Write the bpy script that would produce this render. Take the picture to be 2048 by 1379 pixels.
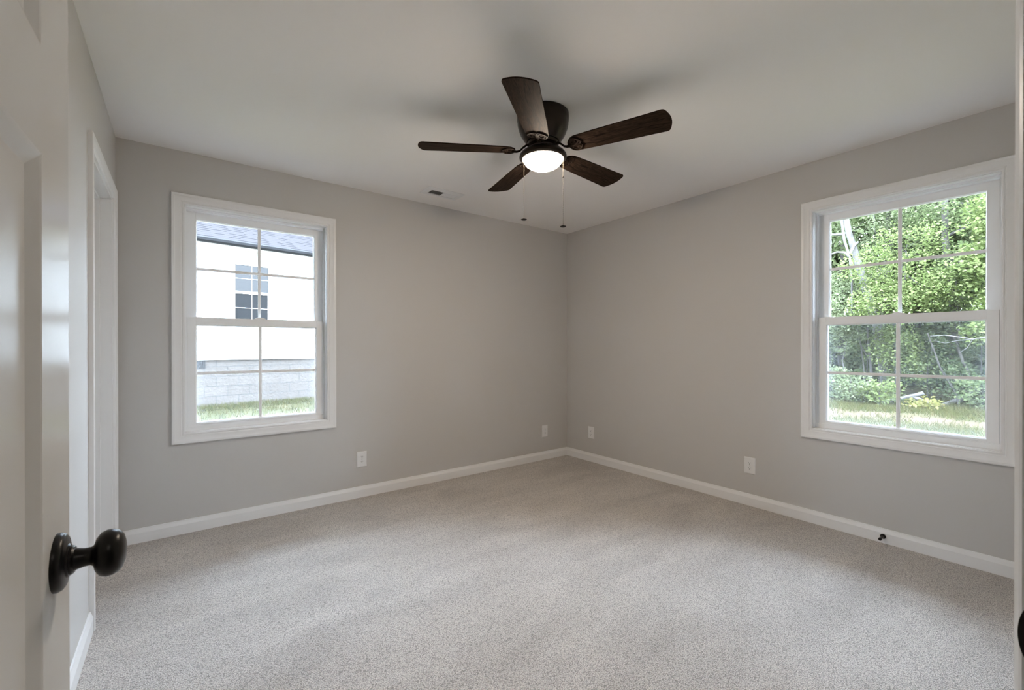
import bpy, math, random
import numpy as np
from mathutils import Vector, Matrix

sc = bpy.context.scene
for o in list(bpy.data.objects):
    bpy.data.objects.remove(o, do_unlink=True)
COL = sc.collection
R = math.radians

# ------------------------------------------------------------------ camera
CAM = Vector((-3.4119, -3.5054, 1.1884))
yaw, pit, rol = 0.64709, -0.00247, 0.00064
fw = Vector((math.sin(yaw), math.cos(yaw), 0)); rt = Vector((math.cos(yaw), -math.sin(yaw), 0)); up = Vector((0, 0, 1))
F = fw*math.cos(pit) + up*math.sin(pit); U = up*math.cos(pit) - fw*math.sin(pit)
r2 = rt*math.cos(rol) - U*math.sin(rol); u2 = rt*math.sin(rol) + U*math.cos(rol)
cd = bpy.data.cameras.new('camera'); cam = bpy.data.objects.new('camera', cd); COL.objects.link(cam)
m = Matrix.Identity(4)
for i in range(3):
    m[i][0] = r2[i]; m[i][1] = u2[i]; m[i][2] = -F[i]; m[i][3] = CAM[i]
cam.matrix_world = m
cd.sensor_width = 36; cd.sensor_fit = 'HORIZONTAL'; cd.lens = 877.07/2048*36
cd.shift_y = 6.65/2048
cd.clip_start = 0.02; cd.clip_end = 300
cd.dof.use_dof = True; cd.dof.focus_distance = 3.2; cd.dof.aperture_fstop = 13.0
sc.camera = cam

# ------------------------------------------------------------------ view + world + sun
sc.view_settings.view_transform = 'Standard'; sc.view_settings.look = 'None'
sc.view_settings.gamma = 1; sc.view_settings.use_curve_mapping = False
sc.view_settings.exposure = 0.82
w = bpy.data.worlds.new('sky'); sc.world = w; w.use_nodes = True
nt = w.node_tree; nt.nodes.clear()
tc = nt.nodes.new('ShaderNodeTexCoord'); sx = nt.nodes.new('ShaderNodeSeparateXYZ')
rp = nt.nodes.new('ShaderNodeValToRGB'); bg = nt.nodes.new('ShaderNodeBackground'); wo = nt.nodes.new('ShaderNodeOutputWorld')
nt.links.new(tc.outputs['Generated'], sx.inputs[0]); nt.links.new(sx.outputs['Z'], rp.inputs[0])
rp.color_ramp.elements[0].position = 0.05; rp.color_ramp.elements[0].color = (0.27, 0.31, 0.37, 1)   # overcast: zenith about three times the horizon
rp.color_ramp.elements[1].position = 0.75; rp.color_ramp.elements[1].color = (0.71, 0.86, 1.09, 1)
nt.links.new(rp.outputs[0], bg.inputs[0]); bg.inputs[1].default_value = SKY = 22.5
nt.links.new(bg.outputs[0], wo.inputs[0])
sl = bpy.data.lights.new('sun', 'SUN'); sl.energy = 2.0; sl.angle = R(12); sl.color = (1, .95, .86)
sun = bpy.data.objects.new('sun', sl); COL.objects.link(sun)
sun.location = (-6, -8, 12)
sun.rotation_euler = Vector((0.45, 0.50, -0.95)).to_track_quat('-Z', 'Y').to_euler()

# ------------------------------------------------------------------ helpers
def link(o, parent=None):
    COL.objects.link(o)
    if parent is not None: o.parent = parent
    return o
def tag(o, label=None, cat=None, group=None, kind=None):
    if label: o['label'] = label
    if cat: o['category'] = cat
    if group: o['group'] = group
    if kind: o['kind'] = kind
    return o
def empty(name, loc=(0, 0, 0), rz=0, label=None, cat=None, group=None, kind=None, parent=None):
    o = bpy.data.objects.new(name, None); link(o, parent)
    o.empty_display_size = .1
    o.location = loc; o.rotation_euler = (0, 0, rz)
    return tag(o, label, cat, group, kind)

class MB:
    def __init__(s): s.v = []; s.f = []
    def add(s, vs, fs):
        n = len(s.v); s.v += [tuple(p) for p in vs]; s.f += [tuple(n+i for i in f) for f in fs]; return s
    def box(s, x0, x1, y0, y1, z0, z1, M=None):
        vs = [(x, y, z) for z in (z0, z1) for y in (y0, y1) for x in (x0, x1)]
        if M is not None: vs = [M @ Vector(p) for p in vs]
        return s.add(vs, [(0, 2, 3, 1), (4, 5, 7, 6), (0, 1, 5, 4), (2, 6, 7, 3), (0, 4, 6, 2), (1, 3, 7, 5)])
    def extrude(s, prof, a, b, fn):
        """closed profile (p,q) run from a to b; fn(t,p,q)->xyz"""
        n = len(prof)
        vs = [fn(a, p, q) for p, q in prof] + [fn(b, p, q) for p, q in prof]
        fs = [(i, (i+1) % n, n+(i+1) % n, n+i) for i in range(n)] + [tuple(range(n))[::-1], tuple(range(n, 2*n))]
        return s.add(vs, fs)
    def sweep_rect(s, x0, x1, z0, z1, prof, closed=True, bottom=True):
        """profile (o,p): o = outward offset from the rectangle, p = protrusion to local -Y"""
        n = len(prof)
        if bottom: cs = [(x0, z0, -1, -1), (x1, z0, 1, -1), (x1, z1, 1, 1), (x0, z1, -1, 1)]
        else: cs = [(x0, z0, -1, 0), (x0, z1, -1, 1), (x1, z1, 1, 1), (x1, z0, 1, 0)]
        vs = []
        for cx, cz, dx, dz in cs:
            for o, p in prof: vs.append((cx+dx*o, -p, cz+dz*o))
        fs = []
        rng = range(4) if bottom else range(3)
        for k in rng:
            k2 = (k+1) % 4
            for i in range(n if closed else n-1):
                j = (i+1) % n
                fs.append((k*n+i, k2*n+i, k2*n+j, k*n+j))
        if not bottom and closed: fs += [tuple(range(n)), tuple(range(3*n, 4*n))]
        return s.add(vs, fs)
    def lathe(s, prof, seg=48, M=None):
        vs = []; fs = []; n = len(prof)
        for k in range(seg):
            a = 2*math.pi*k/seg
            for r, z in prof: vs.append(Vector((r*math.cos(a), r*math.sin(a), z)))
        if M is not None: vs = [M @ p for p in vs]
        for k in range(seg):
            k2 = (k+1) % seg
            for i in range(n-1): fs.append((k*n+i, k2*n+i, k2*n+i+1, k*n+i+1))
        return s.add(vs, fs)
    def tube(s, pts, rad, seg=8, flat=1.0, cap=True):
        pts = [Vector(p) for p in pts]; n = len(pts)
        if not hasattr(rad, '__len__'): rad = [rad]*n
        vs = []; fs = []
        for i, p in enumerate(pts):
            t = (pts[min(i+1, n-1)]-pts[max(i-1, 0)]).normalized()
            h = Vector((0, 0, 1)) if abs(t.z) < .9 else Vector((1, 0, 0))
            a = t.cross(h).normalized(); b = a.cross(t)
            for k in range(seg):
                q = 2*math.pi*k/seg
                vs.append(p+a*math.cos(q)*rad[i]+b*math.sin(q)*rad[i]*flat)
        for i in range(n-1):
            for k in range(seg):
                fs.append((i*seg+k, i*seg+(k+1) % seg, (i+1)*seg+(k+1) % seg, (i+1)*seg+k))
        if cap: fs += [tuple(range(seg))[::-1], tuple(range((n-1)*seg, n*seg))]
        return s.add(vs, fs)
    def mesh(s, name, mat, smooth=None):
        me = bpy.data.meshes.new(name); me.from_pydata(s.v, [], s.f); me.update()
        import bmesh
        b = bmesh.new(); b.from_mesh(me); bmesh.ops.remove_doubles(b, verts=b.verts, dist=1e-6)
        bmesh.ops.recalc_face_normals(b, faces=b.faces); b.to_mesh(me); b.free()
        if mat: me.materials.append(mat)
        if smooth is not None:
            me.shade_smooth(); me.set_sharp_from_angle(angle=R(smooth))
        return me
    def build(s, name, mat, parent=None, smooth=None, bevel=0):
        o = bpy.data.objects.new(name, s.mesh(name, mat, smooth)); link(o, parent)
        if bevel:
            md = o.modifiers.new('bevel', 'BEVEL'); md.width = bevel; md.segments = 2; md.limit_method = 'ANGLE'; md.angle_limit = R(40)
        return o

# ------------------------------------------------------------------ materials
def mat(name, col=(.8, .8, .8), rough=.5, metal=0, spec=.5, emit=None, es=0):
    m = bpy.data.materials.new(name); m.use_nodes = True
    b = m.node_tree.nodes['Principled BSDF']
    b.inputs['Base Color'].default_value = (*col, 1); b.inputs['Roughness'].default_value = rough
    b.inputs['Metallic'].default_value = metal; b.inputs['Specular IOR Level'].default_value = spec
    if emit: b.inputs['Emission Color'].default_value = (*emit, 1); b.inputs['Emission Strength'].default_value = es
    return m
def N(m, t, **k):
    n = m.node_tree.nodes.new(t)
    for a, v in k.items(): setattr(n, a, v)
    return n
def L(m, a, b): m.node_tree.links.new(a, b)
def P(m): return m.node_tree.nodes['Principled BSDF']
def bump(m, scale, strength, dist=.001, kind='noise', detail=4):
    tx = N(m, 'ShaderNodeTexCoord'); n = N(m, 'ShaderNodeTexNoise' if kind == 'noise' else 'ShaderNodeTexVoronoi')
    n.inputs['Scale'].default_value = scale
    if kind == 'noise': n.inputs['Detail'].default_value = detail
    b = N(m, 'ShaderNodeBump'); b.inputs['Strength'].default_value = strength; b.inputs['Distance'].default_value = dist
    L(m, tx.outputs['Object'], n.inputs['Vector']); L(m, n.outputs[0], b.inputs['Height']); L(m, b.outputs[0], P(m).inputs['Normal'])
    return m
def ramp_col(m, stops, scale, detail=3, coord='Object', rough=.5, mapscale=None, dist=0):
    tx = N(m, 'ShaderNodeTexCoord'); n = N(m, 'ShaderNodeTexNoise'); r = N(m, 'ShaderNodeValToRGB')
    n.inputs['Scale'].default_value = scale; n.inputs['Detail'].default_value = detail; n.inputs['Roughness'].default_value = rough
    n.inputs['Distortion'].default_value = dist
    src = tx.outputs[coord]
    if mapscale:
        mp = N(m, 'ShaderNodeMapping'); mp.inputs['Scale'].default_value = mapscale; L(m, src, mp.inputs[0]); src = mp.outputs[0]
    L(m, src, n.inputs['Vector']); L(m, n.outputs[0], r.inputs[0])
    cr = r.color_ramp
    cr.elements[0].position = stops[0][0]; cr.elements[0].color = (*stops[0][1], 1)
    cr.elements[1].position = stops[-1][0]; cr.elements[1].color = (*stops[-1][1], 1)
    for p, c in stops[1:-1]:
        e = cr.elements.new(p); e.color = (*c, 1)
    return r, n

WALLC = (.590, .572, .553)
M_wall = bump(mat('wall_paint', WALLC, .55, spec=.3), 220, .08, .0006)
M_ceil = bump(mat('ceiling_paint', (.93, .905, .885), .8, spec=.2), 160, .10, .0008)
M_trim = mat('white_trim_paint', (.85, .845, .84), .32)
M_vinyl = mat('white_vinyl', (.92, .925, .93), .35)
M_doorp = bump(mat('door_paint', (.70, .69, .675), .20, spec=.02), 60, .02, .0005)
M_black = mat('black_metal', (.005, .005, .0055), .30, metal=0, spec=.30)
M_bronze = mat('dark_bronze', (.028, .021, .017), .33, metal=.75)
M_chain = mat('chain_brass', (.13, .11, .085), .7, metal=0, spec=.1)
M_iron = mat('blade_iron_bronze', (.018, .012, .009), .6, metal=0, spec=.04)
M_plate = mat('outlet_plastic', (.82, .82, .82), .35)
M_dark = mat('dark_slot', (.03, .03, .03), .7)
M_gap = mat('vent_dark', (.02, .02, .02), .9)
M_bowl = mat('glowing_glass', (.9, .85, .75), .3, emit=(1, .84, .67), es=98.0)
M_hall = mat('hall_paint', WALLC, .6, spec=.3)

# thin glass: transparent + fresnel reflection
M_glass = bpy.data.materials.new('window_glass'); M_glass.use_nodes = True
t = M_glass.node_tree; t.nodes.clear()
o_ = t.nodes.new('ShaderNodeOutputMaterial'); mx = t.nodes.new('ShaderNodeMixShader'); tr = t.nodes.new('ShaderNodeBsdfTransparent')
gl = t.nodes.new('ShaderNodeBsdfGlossy'); fr = t.nodes.new('ShaderNodeFresnel'); gl.inputs['Roughness'].default_value = 0.0
tr.inputs[0].default_value = (.97, .985, .975, 1); fr.inputs[0].default_value = 1.25
t.links.new(fr.outputs[0], mx.inputs[0]); t.links.new(tr.outputs[0], mx.inputs[1]); t.links.new(gl.outputs[0], mx.inputs[2]); t.links.new(mx.outputs[0], o_.inputs[0])
# insect screen: fine mesh seen as a thin grey veil
M_screen = bpy.data.materials.new('insect_screen'); M_screen.use_nodes = True
t = M_screen.node_tree; t.nodes.clear()
o_ = t.nodes.new('ShaderNodeOutputMaterial'); mx = t.nodes.new('ShaderNodeMixShader'); tr = t.nodes.new('ShaderNodeBsdfTransparent')
df = t.nodes.new('ShaderNodeBsdfDiffuse'); df.inputs[0].default_value = (.30, .31, .33, 1); mx.inputs[0].default_value = .16
t.links.new(tr.outputs[0], mx.inputs[1]); t.links.new(df.outputs[0], mx.inputs[2]); t.links.new(mx.outputs[0], o_.inputs[0])

# carpet
M_carpet = mat('carpet', (.5, .45, .4), .95, spec=.1)
P(M_carpet).inputs['Sheen Weight'].default_value = .25; P(M_carpet).inputs['Sheen Roughness'].default_value = .6
tx = N(M_carpet, 'ShaderNodeTexCoord')
mp = N(M_carpet, 'ShaderNodeMapping'); mp.inputs['Rotation'].default_value = (0, 0, R(32)); mp.inputs['Scale'].default_value = (1, 1.35, 1)
L(M_carpet, tx.outputs['Object'], mp.inputs[0])
vo = N(M_carpet, 'ShaderNodeTexVoronoi'); vo.inputs['Scale'].default_value = 205; L(M_carpet, mp.outputs[0], vo.inputs['Vector'])
n1 = N(M_carpet, 'ShaderNodeTexNoise'); n1.inputs['Scale'].default_value = 330; n1.inputs['Detail'].default_value = 2; L(M_carpet, tx.outputs['Object'], n1.inputs['Vector'])
n2 = N(M_carpet, 'ShaderNodeTexNoise'); n2.inputs['Scale'].default_value = 2.2; n2.inputs['Detail'].default_value = 3; n2.inputs['Distortion'].default_value = .6
mp2 = N(M_carpet, 'ShaderNodeMapping'); mp2.inputs['Rotation'].default_value = (0, 0, R(-52)); mp2.inputs['Scale'].default_value = (.7, 1.8, 1)
L(M_carpet, tx.outputs['Object'], mp2.inputs[0]); L(M_carpet, mp2.outputs[0], n2.inputs['Vector'])
r1 = N(M_carpet, 'ShaderNodeValToRGB'); cr = r1.color_ramp      # fibre flecks
cr.elements[0].position = .30; cr.elements[0].color = (.34, .290, .245, 1); cr.elements[1].position = .62; cr.elements[1].color = (.80, .745, .695, 1)
L(M_carpet, n1.outputs[0], r1.inputs[0])
r2n = N(M_carpet, 'ShaderNodeMapRange'); r2n.inputs['From Min'].default_value = .3; r2n.inputs['From Max'].default_value = .7
r2n.inputs['To Min'].default_value = .86; r2n.inputs['To Max'].default_value = 1.10   # brushed nap
L(M_carpet, n2.outputs[0], r2n.inputs['Value'])
r3 = N(M_carpet, 'ShaderNodeMapRange'); r3.inputs['From Min'].default_value = .35; r3.inputs['From Max'].default_value = .80
r3.inputs['To Min'].default_value = 1.06; r3.inputs['To Max'].default_value = .48      # pits between the tufts
L(M_carpet, vo.outputs['Distance'], r3.inputs['Value'])
mu = N(M_carpet, 'ShaderNodeMath', operation='MULTIPLY'); L(M_carpet, r2n.outputs[0], mu.inputs[0]); L(M_carpet, r3.outputs[0], mu.inputs[1])
vm = N(M_carpet, 'ShaderNodeVectorMath', operation='SCALE'); L(M_carpet, r1.outputs[0], vm.inputs[0]); L(M_carpet, mu.outputs[0], vm.inputs['Scale'])
L(M_carpet, vm.outputs[0], P(M_carpet).inputs['Base Color'])
ad = N(M_carpet, 'ShaderNodeMath', operation='SUBTRACT'); L(M_carpet, n1.outputs[0], ad.inputs[0]); L(M_carpet, vo.outputs['Distance'], ad.inputs[1])
bm_ = N(M_carpet, 'ShaderNodeBump'); bm_.inputs['Strength'].default_value = .75; bm_.inputs['Distance'].default_value = .004
L(M_carpet, ad.outputs[0], bm_.inputs['Height']); L(M_carpet, bm_.outputs[0], P(M_carpet).inputs['Normal'])

# blade wood: long flowing grain
M_blade = mat('dark_walnut', (.04, .03, .025), .55, spec=.018)
r, n = ramp_col(M_blade, [(.36, (.009, .006, .0048)), (.48, (.038, .0245, .0175)), (.56, (.017, .0112, .0085)), (.66, (.043, .028, .020)), (.74, (.020, .0132, .010))], 4.2, 3, 'Object', .5, (1.0, 9, 9), 1.6)
L(M_blade, r.outputs[0], P(M_blade).inputs['Base Color'])
bb = N(M_blade, 'ShaderNodeBump'); bb.inputs['Strength'].default_value = .12; bb.inputs['Distance'].default_value = .001
L(M_blade, n.outputs[0], bb.inputs['Height']); L(M_blade, bb.outputs[0], P(M_blade).inputs['Normal'])

# ------------------------------------------------------------------ room shell
H = 2.44; WL = -3.719; WD = -3.475; T = 0.15
OWA, OWB = .867, .858                      # window openings
CXA = -2.9595; CYB = -2.793                # centres
Z0, Z1 = .639, 2.104

def wall_with_hole(name, x0, x1, hx0, hx1, hz0, hz1, thick, loc, rz, matr, label):
    """local X along the wall, +Y outward"""
    mb = MB()
    mb.box(x0, hx0, 0, thick, 0, H); mb.box(hx1, x1, 0, thick, 0, H)
    if hz0 > 0: mb.box(hx0, hx1, 0, thick, 0, hz0)
    mb.box(hx0, hx1, 0, thick, hz1, H)
    o = mb.build(name, matr); o.location = loc; o.rotation_euler = (0, 0, rz)
    return tag(o, label, 'wall', kind='structure')

wall_with_hole('wall_back', WL-T, T, CXA-OWA/2-.012, CXA+OWA/2+.012, Z0-.012, Z1+.012, T, (0, 0, 0), 0, M_wall,
               'greige painted wall with the window that looks onto the neighbouring white house')
wall_with_hole('wall_right', -0.0, -WD+T, -CYB-OWB/2-.012, -CYB+OWB/2+.012, Z0-.012, Z1+.012, T, (0, 0, 0), R(-90), M_wall,
               'greige painted wall with the window that looks onto the woods')
wall_with_hole('wall_left', WD, 0, -.920, -.165, 0, 2.035, .12, (WL, 0, 0), R(90), M_wall,
               'greige painted side wall holding the closet doorway behind the open door')
wall_with_hole('wall_front', -T, -WL+.12, 2.79, 3.575, 0, 2.05, .12, (0, WD, 0), R(180), M_wall,
               'greige wall around the entry doorway the view is taken from')
# floors and ceilings
mb = MB(); mb.box(WL-.85, 0, WD-.12, .03, -.02, 0); mb.box(-4.9, -1.6, -5.6, WD-.12, -.02, 0)
tag(mb.build('floor', M_carpet), 'beige cut pile carpet covering the whole bedroom floor', 'floor', kind='structure')
mb = MB(); mb.box(WL-.12, T, WD-.12, T, H, H+.12); mb.box(-5.0, -1.5, -5.7, WD-.12, H, H+.12)
tag(mb.build('ceiling', M_ceil), 'smooth white flat ceiling of the bedroom', 'ceiling', kind='structure')
mb = MB(); mb.box(-5.0, -1.5, -5.7, -5.6, 0, H); mb.box(-5.0, -4.9, -5.6, WD-.12, 0, H); mb.box(-1.6, -1.5, -5.6, WD-.12, 0, H)
mb.box(-4.9, WL-.12, WD-.12, WD, 0, H)
tag(mb.build('wall_hall', M_hall), 'hallway walls behind the entry doorway, outside the picture', 'wall', kind='structure')
# closet enclosure behind the closet doorway
mb = MB(); mb.box(WL-.95, WL-.85, -1.5, .15, 0, H); mb.box(WL-.85, WL-.12, -1.5, -1.4, 0, H); mb.box(WL-.85, WL-.12, .03, .15, 0, H)
mb.box(WL-.85, WL-.12, -1.4, .03, H, H+.1); 
tag(mb.build('wall_closet', M_hall), 'closet walls behind the closed closet door', 'wall', kind='structure')

# baseboards
BB = [(0, 0), (.014, 0), (.014, .060), (.0125, .064), (.0075, .078), (.006, .086), (0, .086)]
def baseboard(name, runs, label):
    mb = MB()
    for a, b, fn in runs: mb.extrude(BB, a, b, fn)
    return tag(mb.build(name, M_trim), label, 'baseboard', kind='structure')
baseboard('baseboard_back', [(WL+.018, -.0, lambda t, p, q: (t, -p, q))], 'white baseboard along the wall under the window facing the white house')
baseboard('baseboard_right', [(WD, -.014, lambda t, p, q: (-p, t, q))], 'white baseboard along the wall under the window facing the woods')
baseboard('baseboard_left', [(WD+.0, -.987, lambda t, p, q: (WL+p, t, q)), (-.098, -.014, lambda t, p, q: (WL+p, t, q))], 'white baseboard on the side wall beside the closet doorway')
baseboard('baseboard_front', [(-2.72, -.014, lambda t, p, q: (t, WD+p, q))], 'white baseboard on the entry wall, beside the doorway')

# ------------------------------------------------------------------ casing profile
CAS = [(0, 0), (0, .009), (.003, .0115), (.008, .0115), (.010, .009), (.014, .009), (.018, .0125), (.044, .015), (.050, .018), (.060, .018), (.065, .0155), (.065, 0)]

def window(name, ow, loc, rz, label):
    w_ = empty(name, loc, rz, label, 'window', kind='structure')
    h = ow/2
    MB().sweep_rect(-h, h, Z0, Z1, CAS).build('casing', M_trim, w_, smooth=25)
    # jamb lining
    MB().sweep_rect(-h, h, Z0, Z1, [(-.003, -.0005), (-.003, -.052), (.011, -.052), (.011, -.0005)]).build('jamb', M_trim, w_)
    # vinyl frame with its tracks
    fb = MB()
    def ring(x, zb, zt, d0, d1, x2=.02):
        # ring from outer edge to inner offset
        fb.box(-h-.008, -h+x, d0, d1, Z0-.008, Z1+.008); fb.box(h-x, h+.008, d0, d1, Z0-.008, Z1+.008)
        fb.box(-h+x, h-x, d0, d1, Z0-.008, Z0+zb); fb.box(-h+x, h-x, d0, d1, Z1-zt, Z1+.008)
    ring(.012, .034, .012, .048, .056)
    ring(.007, .018, .016, .056, .094)
    ring(.016, .030, .020, .094, .148)
    fb.build('frame', M_vinyl, w_, bevel=.0012)
    sx_, zr0, zr1 = .0145, 1.338, 1.387
    # lower sash
    ls = MB(); y0, y1 = .0565, .0925
    g = h-.060
    ls.box(-h+sx_, -g, y0, y1, Z0+.015, zr1); ls.box(g, h-sx_, y0, y1, Z0+.015, zr1)
    ls.box(-g, g, y0, y1, Z0+.020, .690); ls.box(-g, g, y0, y1, zr0, zr1)
    # glazing bevel
    ls.sweep_rect(-g, g, .690, zr0, [(0, -y0-.003), (-.006, -y0-.012), (-.006, -y1+.004), (0, -y1+.004)])
    # finger lift lip on the bottom rail
    ls.box(-g+.03, g-.03, y0-.006, y0, .681, .685)
    lo = ls.build('lower_sash', M_vinyl, w_, bevel=.0012)
    MB().box(-g+.004, g-.004, .076, .079, .692, zr0-.002).build('pane', M_glass, lo)
    mu_ = MB(); zc = 1.0165
    pr_ = [(-.0095, 0), (-.005, -.003), (.005, -.003), (.0095, 0), (.005, .003), (-.005, .003)]
    mu_.extrude(pr_, .694, zr0-.002, lambda t, p, q: (p, .072+q, t)); mu_.extrude(pr_, -g+.005, g-.005, lambda t, p, q: (t, .072+q*.8, zc+p))
    mu_.build('muntin', M_vinyl, lo)
    # sash lock on the meeting rail
    lk = MB(); pts = [(-.042+.084*i/14, .012*math.sin(math.pi*i/14)) for i in range(15)]
    lk.extrude([(x, z) for x, z in pts]+[(.042, -.004), (-.042, -.004)], y0-.002, y0+.010, lambda t, p, q: (p, t, zr1+q))
    lk2 = [(-.030+.060*i/14, .016*math.sin(math.pi*i/14)) for i in range(15)]
    lk.extrude(lk2, y0+.012, y1+.004, lambda t, p, q: (p-.006, t, zr1+q))
    lk.build('sash_lock', M_vinyl, lo, smooth=30)
    tl = MB()
    for s_ in (-1, 1): tl.box(s_*(h-.075)-.022, s_*(h-.075)+.022, y0+.004, y0+.020, zr1, zr1+.004)
    tl.build('tilt_latch', M_vinyl, lo)
    # upper sash
    us = MB(); y0, y1 = .095, .130; g2 = h-.064; zt = 2.042
    us.box(-h+.015, -g2, y0, y1, zr0, Z1-.017); us.box(g2, h-.015, y0, y1, zr0, Z1-.017)
    us.box(-g2, g2, y0, y1, zt, Z1-.017); us.box(-g2, g2, y0, y1, zr0, zr1-.006)
    us.sweep_rect(-g2, g2, zr1-.006, zt, [(0, -y0-.003), (-.005, -y0-.012), (-.005, -y1+.004), (0, -y1+.004)])
    uo = us.build('upper_sash', M_vinyl, w_, bevel=.0012)
    MB().box(-g2+.004, g2-.004, .114, .117, zr1-.004, zt-.002).build('pane', M_glass, uo)
    mu_ = MB(); zc = 1.714
    mu_.extrude(pr_, zr1-.004, zt-.003, lambda t, p, q: (p, .110+q, t)); mu_.extrude(pr_, -g2+.005, g2-.005, lambda t, p, q: (t, .110+q*.8, zc+p))
    mu_.build('muntin', M_vinyl, uo)
    # insect screen over the lower half
    s_ = MB(); a = h-.030
    s_.box(-a, -a+.012, .134, .142, Z0+.035, zr1-.01); s_.box(a-.012, a, .134, .142, Z0+.035, zr1-.01)
    s_.box(-a, a, .134, .142, Z0+.026, Z0+.036); s_.box(-a, a, .134, .142, zr1-.014, zr1-.004)
    so = s_.build('screen_frame', M_vinyl, w_)
    MB().box(-a+.01, a-.01, .1375, .1385, Z0+.034, zr1-.012).build('insect_screen', M_screen, so)
    return w_
window('window_1', OWA, (CXA, 0, 0), 0, 'white double hung window with grilles looking onto the neighbouring white house')
window('window_2', OWB, (0, CYB, 0), R(-90), 'white double hung window with grilles looking onto green woods')

# ------------------------------------------------------------------ closet door (seen only as casing and far jamb)
d1 = empty('door_1', (WL, 0, 0), R(90), 'white cased closet doorway in the side wall, past the open door', 'door', kind='structure')
MB().sweep_rect(-.920+.004, -.165-.004, 0, 2.035-.004, [(a, b) for a, b in CAS], bottom=False).build('casing', M_trim, d1, smooth=25)
MB().sweep_rect(-.920, -.165, 0, 2.035, [(0, 0), (0, -.12), (-.016, -.12), (-.016, 0)], bottom=False).build('jamb', M_trim, d1)
MB().sweep_rect(-.904, -.181, 0, 2.019, [(0, -.050), (0, -.080), (-.011, -.080), (-.011, -.050)], bottom=False).build('door_stop_moulding', M_trim, d1)
def panel_door(parent, w_, h_, matr, panels, th=.035, dep=.009, sk=.018):
    """door leaf in local coords: x 0..w, y 0..th (faces y=0 and y=th), z 0..h"""
    mb = MB(); xs0, xs1 = panels[0][0], panels[-1][1]
    mb.box(0, xs0, 0, th, .012, h_); mb.box(xs1, w_, 0, th, .012, h_)
    rows = sorted({(p[2], p[3]) for p in panels}); z = .012
    for a, b in rows:
        mb.box(xs0, xs1, 0, th, z, a)
        cols = sorted([(p[0], p[1]) for p in panels if p[2] == a])
        for (c0, c1), (e0, e1) in zip(cols[:-1], cols[1:]): mb.box(c1, e0, 0, th, a, b)
        z = b
    mb.box(xs0, xs1, 0, th, z, h_)
    leaf = mb.build('door_leaf', matr, parent)
    for a, b, c, d in panels:
        pm = MB()
        pm.sweep_rect(a, b, c, d, [(0, 0), (-.003, -.001), (-sk, -dep)], closed=False)
        pm.sweep_rect(a, b, c, d, [(0, -th), (-.003, -th+.001), (-sk, -th+dep)], closed=False)
        pm.box(a+sk-.002, b-sk+.002, dep, th-dep, c+sk-.002, d-sk+.002)
        pm.build('panel', matr, leaf)
    return leaf
cl = empty('leaf_holder', (-.904, .085, 0), 0, parent=d1)
cl.name = 'closet_leaf'
panel_door(cl, .72, 2.012, M_doorp, [(.115, .605, .24, 1.394), (.115, .605, 1.509, 1.89)])

# ------------------------------------------------------------------ open entry door at the left edge
A = R(1.3)
dv = Vector((math.sin(A), math.cos(A), 0)); dn = Vector((math.cos(A), -math.sin(A), 0))
rose = Vector((-3.5283, -2.7764, .9370))
S_EDGE = .0655; DW = .762
hinge = rose + dv*(S_EDGE-DW); hinge.z = 0
# local x along dv, local y = -dn (into the leaf); rotation angle of dv from +X
d2 = empty('door_2', hinge, math.atan2(dv.y, dv.x), 'open white panelled bedroom door with black knob at the left edge', 'door', kind='structure')
pl = DW-S_EDGE-.0765-0  # panel edge distance measured along the leaf
leaf = panel_door(d2, DW, 2.03, M_doorp, [(DW-.1205-.523, DW-.1205, .24, 1.394), (DW-.1205-.523, DW-.1205, 1.509, 1.905)])
KX = DW-S_EDGE
def knob(side, name='door_knob'):
    Mk = Matrix.Translation((KX, 0 if side < 0 else .035, rose.z)) @ Matrix.Rotation(R(90 if side < 0 else -90), 4, 'X')
    ro = MB().lathe([(0, 0), (.0332, 0), (.0332, .003), (.0315, .0065), (.028, .0088), (.019, .0100), (.018, .0118), (.0165, .0120), (.0165, .014), (.0145, .016), (0, .016)], 56, Mk).build('rosette', M_black, d2, smooth=35)
    k = MB().lathe([(0, .010), (.0122, .010), (.0120, .018), (.0105, .024), (.0105, .030), (.0125, .0325), (.0195, .0345), (.0250, .0385), (.0272, .0440), (.0268, .050), (.0240, .0555), (.0195, .0590), (.012, .0612), (.0, .0618)], 56, Mk).build(name, M_black, d2, smooth=40)
knob(-1); knob(1)
hg = None
for zh in (.25, 1.05, 1.82):
    hb = MB(); hb.lathe([(0, -.045), (.006, -.045), (.006, .045), (0, .045)], 12, Matrix.Translation((-.004, .041, zh))); hb.box(-.004, -.001, .004, .040, zh-.045, zh+.045)
    hb.build('hinge', M_black, d2, smooth=40)

# entry doorway lining, casing and strike plate (right edge of the picture)
e1 = empty('trim_1', (0, WD, 0), R(180), 'white entry door jamb and casing at the right edge with black strike plate', 'door frame', kind='structure')
# local X = -world x; opening local 2.80 .. 3.567
MB().sweep_rect(2.80, 3.567, 0, 2.045, [(0, 0), (0, -.12), (.010, -.12), (.010, 0)], bottom=False).build('jamb', M_trim, e1)
MB().sweep_rect(2.80, 3.567, 0, 2.045, [(0, -.040), (0, -.075), (-.011, -.075), (-.011, -.040)], bottom=False).build('door_stop_moulding', M_trim, e1)
MB().sweep_rect(2.797, 3.570, 0, 2.048, [(a, b*.91) for a, b in CAS], bottom=False).build('casing', M_trim, e1, smooth=25)
# strike plate: D shaped lip on the jamb of the right side (local x=2.80 faces +x local)
sp = MB(); zc = .9283
out = [(-.030, -.0285), (-.030, .0285)]
arc = [(.0115*math.cos(a_)-.001, .0285*math.sin(a_)) for a_ in [math.pi/2-math.pi*i/20 for i in range(21)]]
sp.extrude([(-.030, -.0285), (-.030, .0285)]+arc, 2.8, 2.8018, lambda t, p, q: (t, -p, zc+q))
sp.build('strike_plate', M_black, e1)

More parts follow.
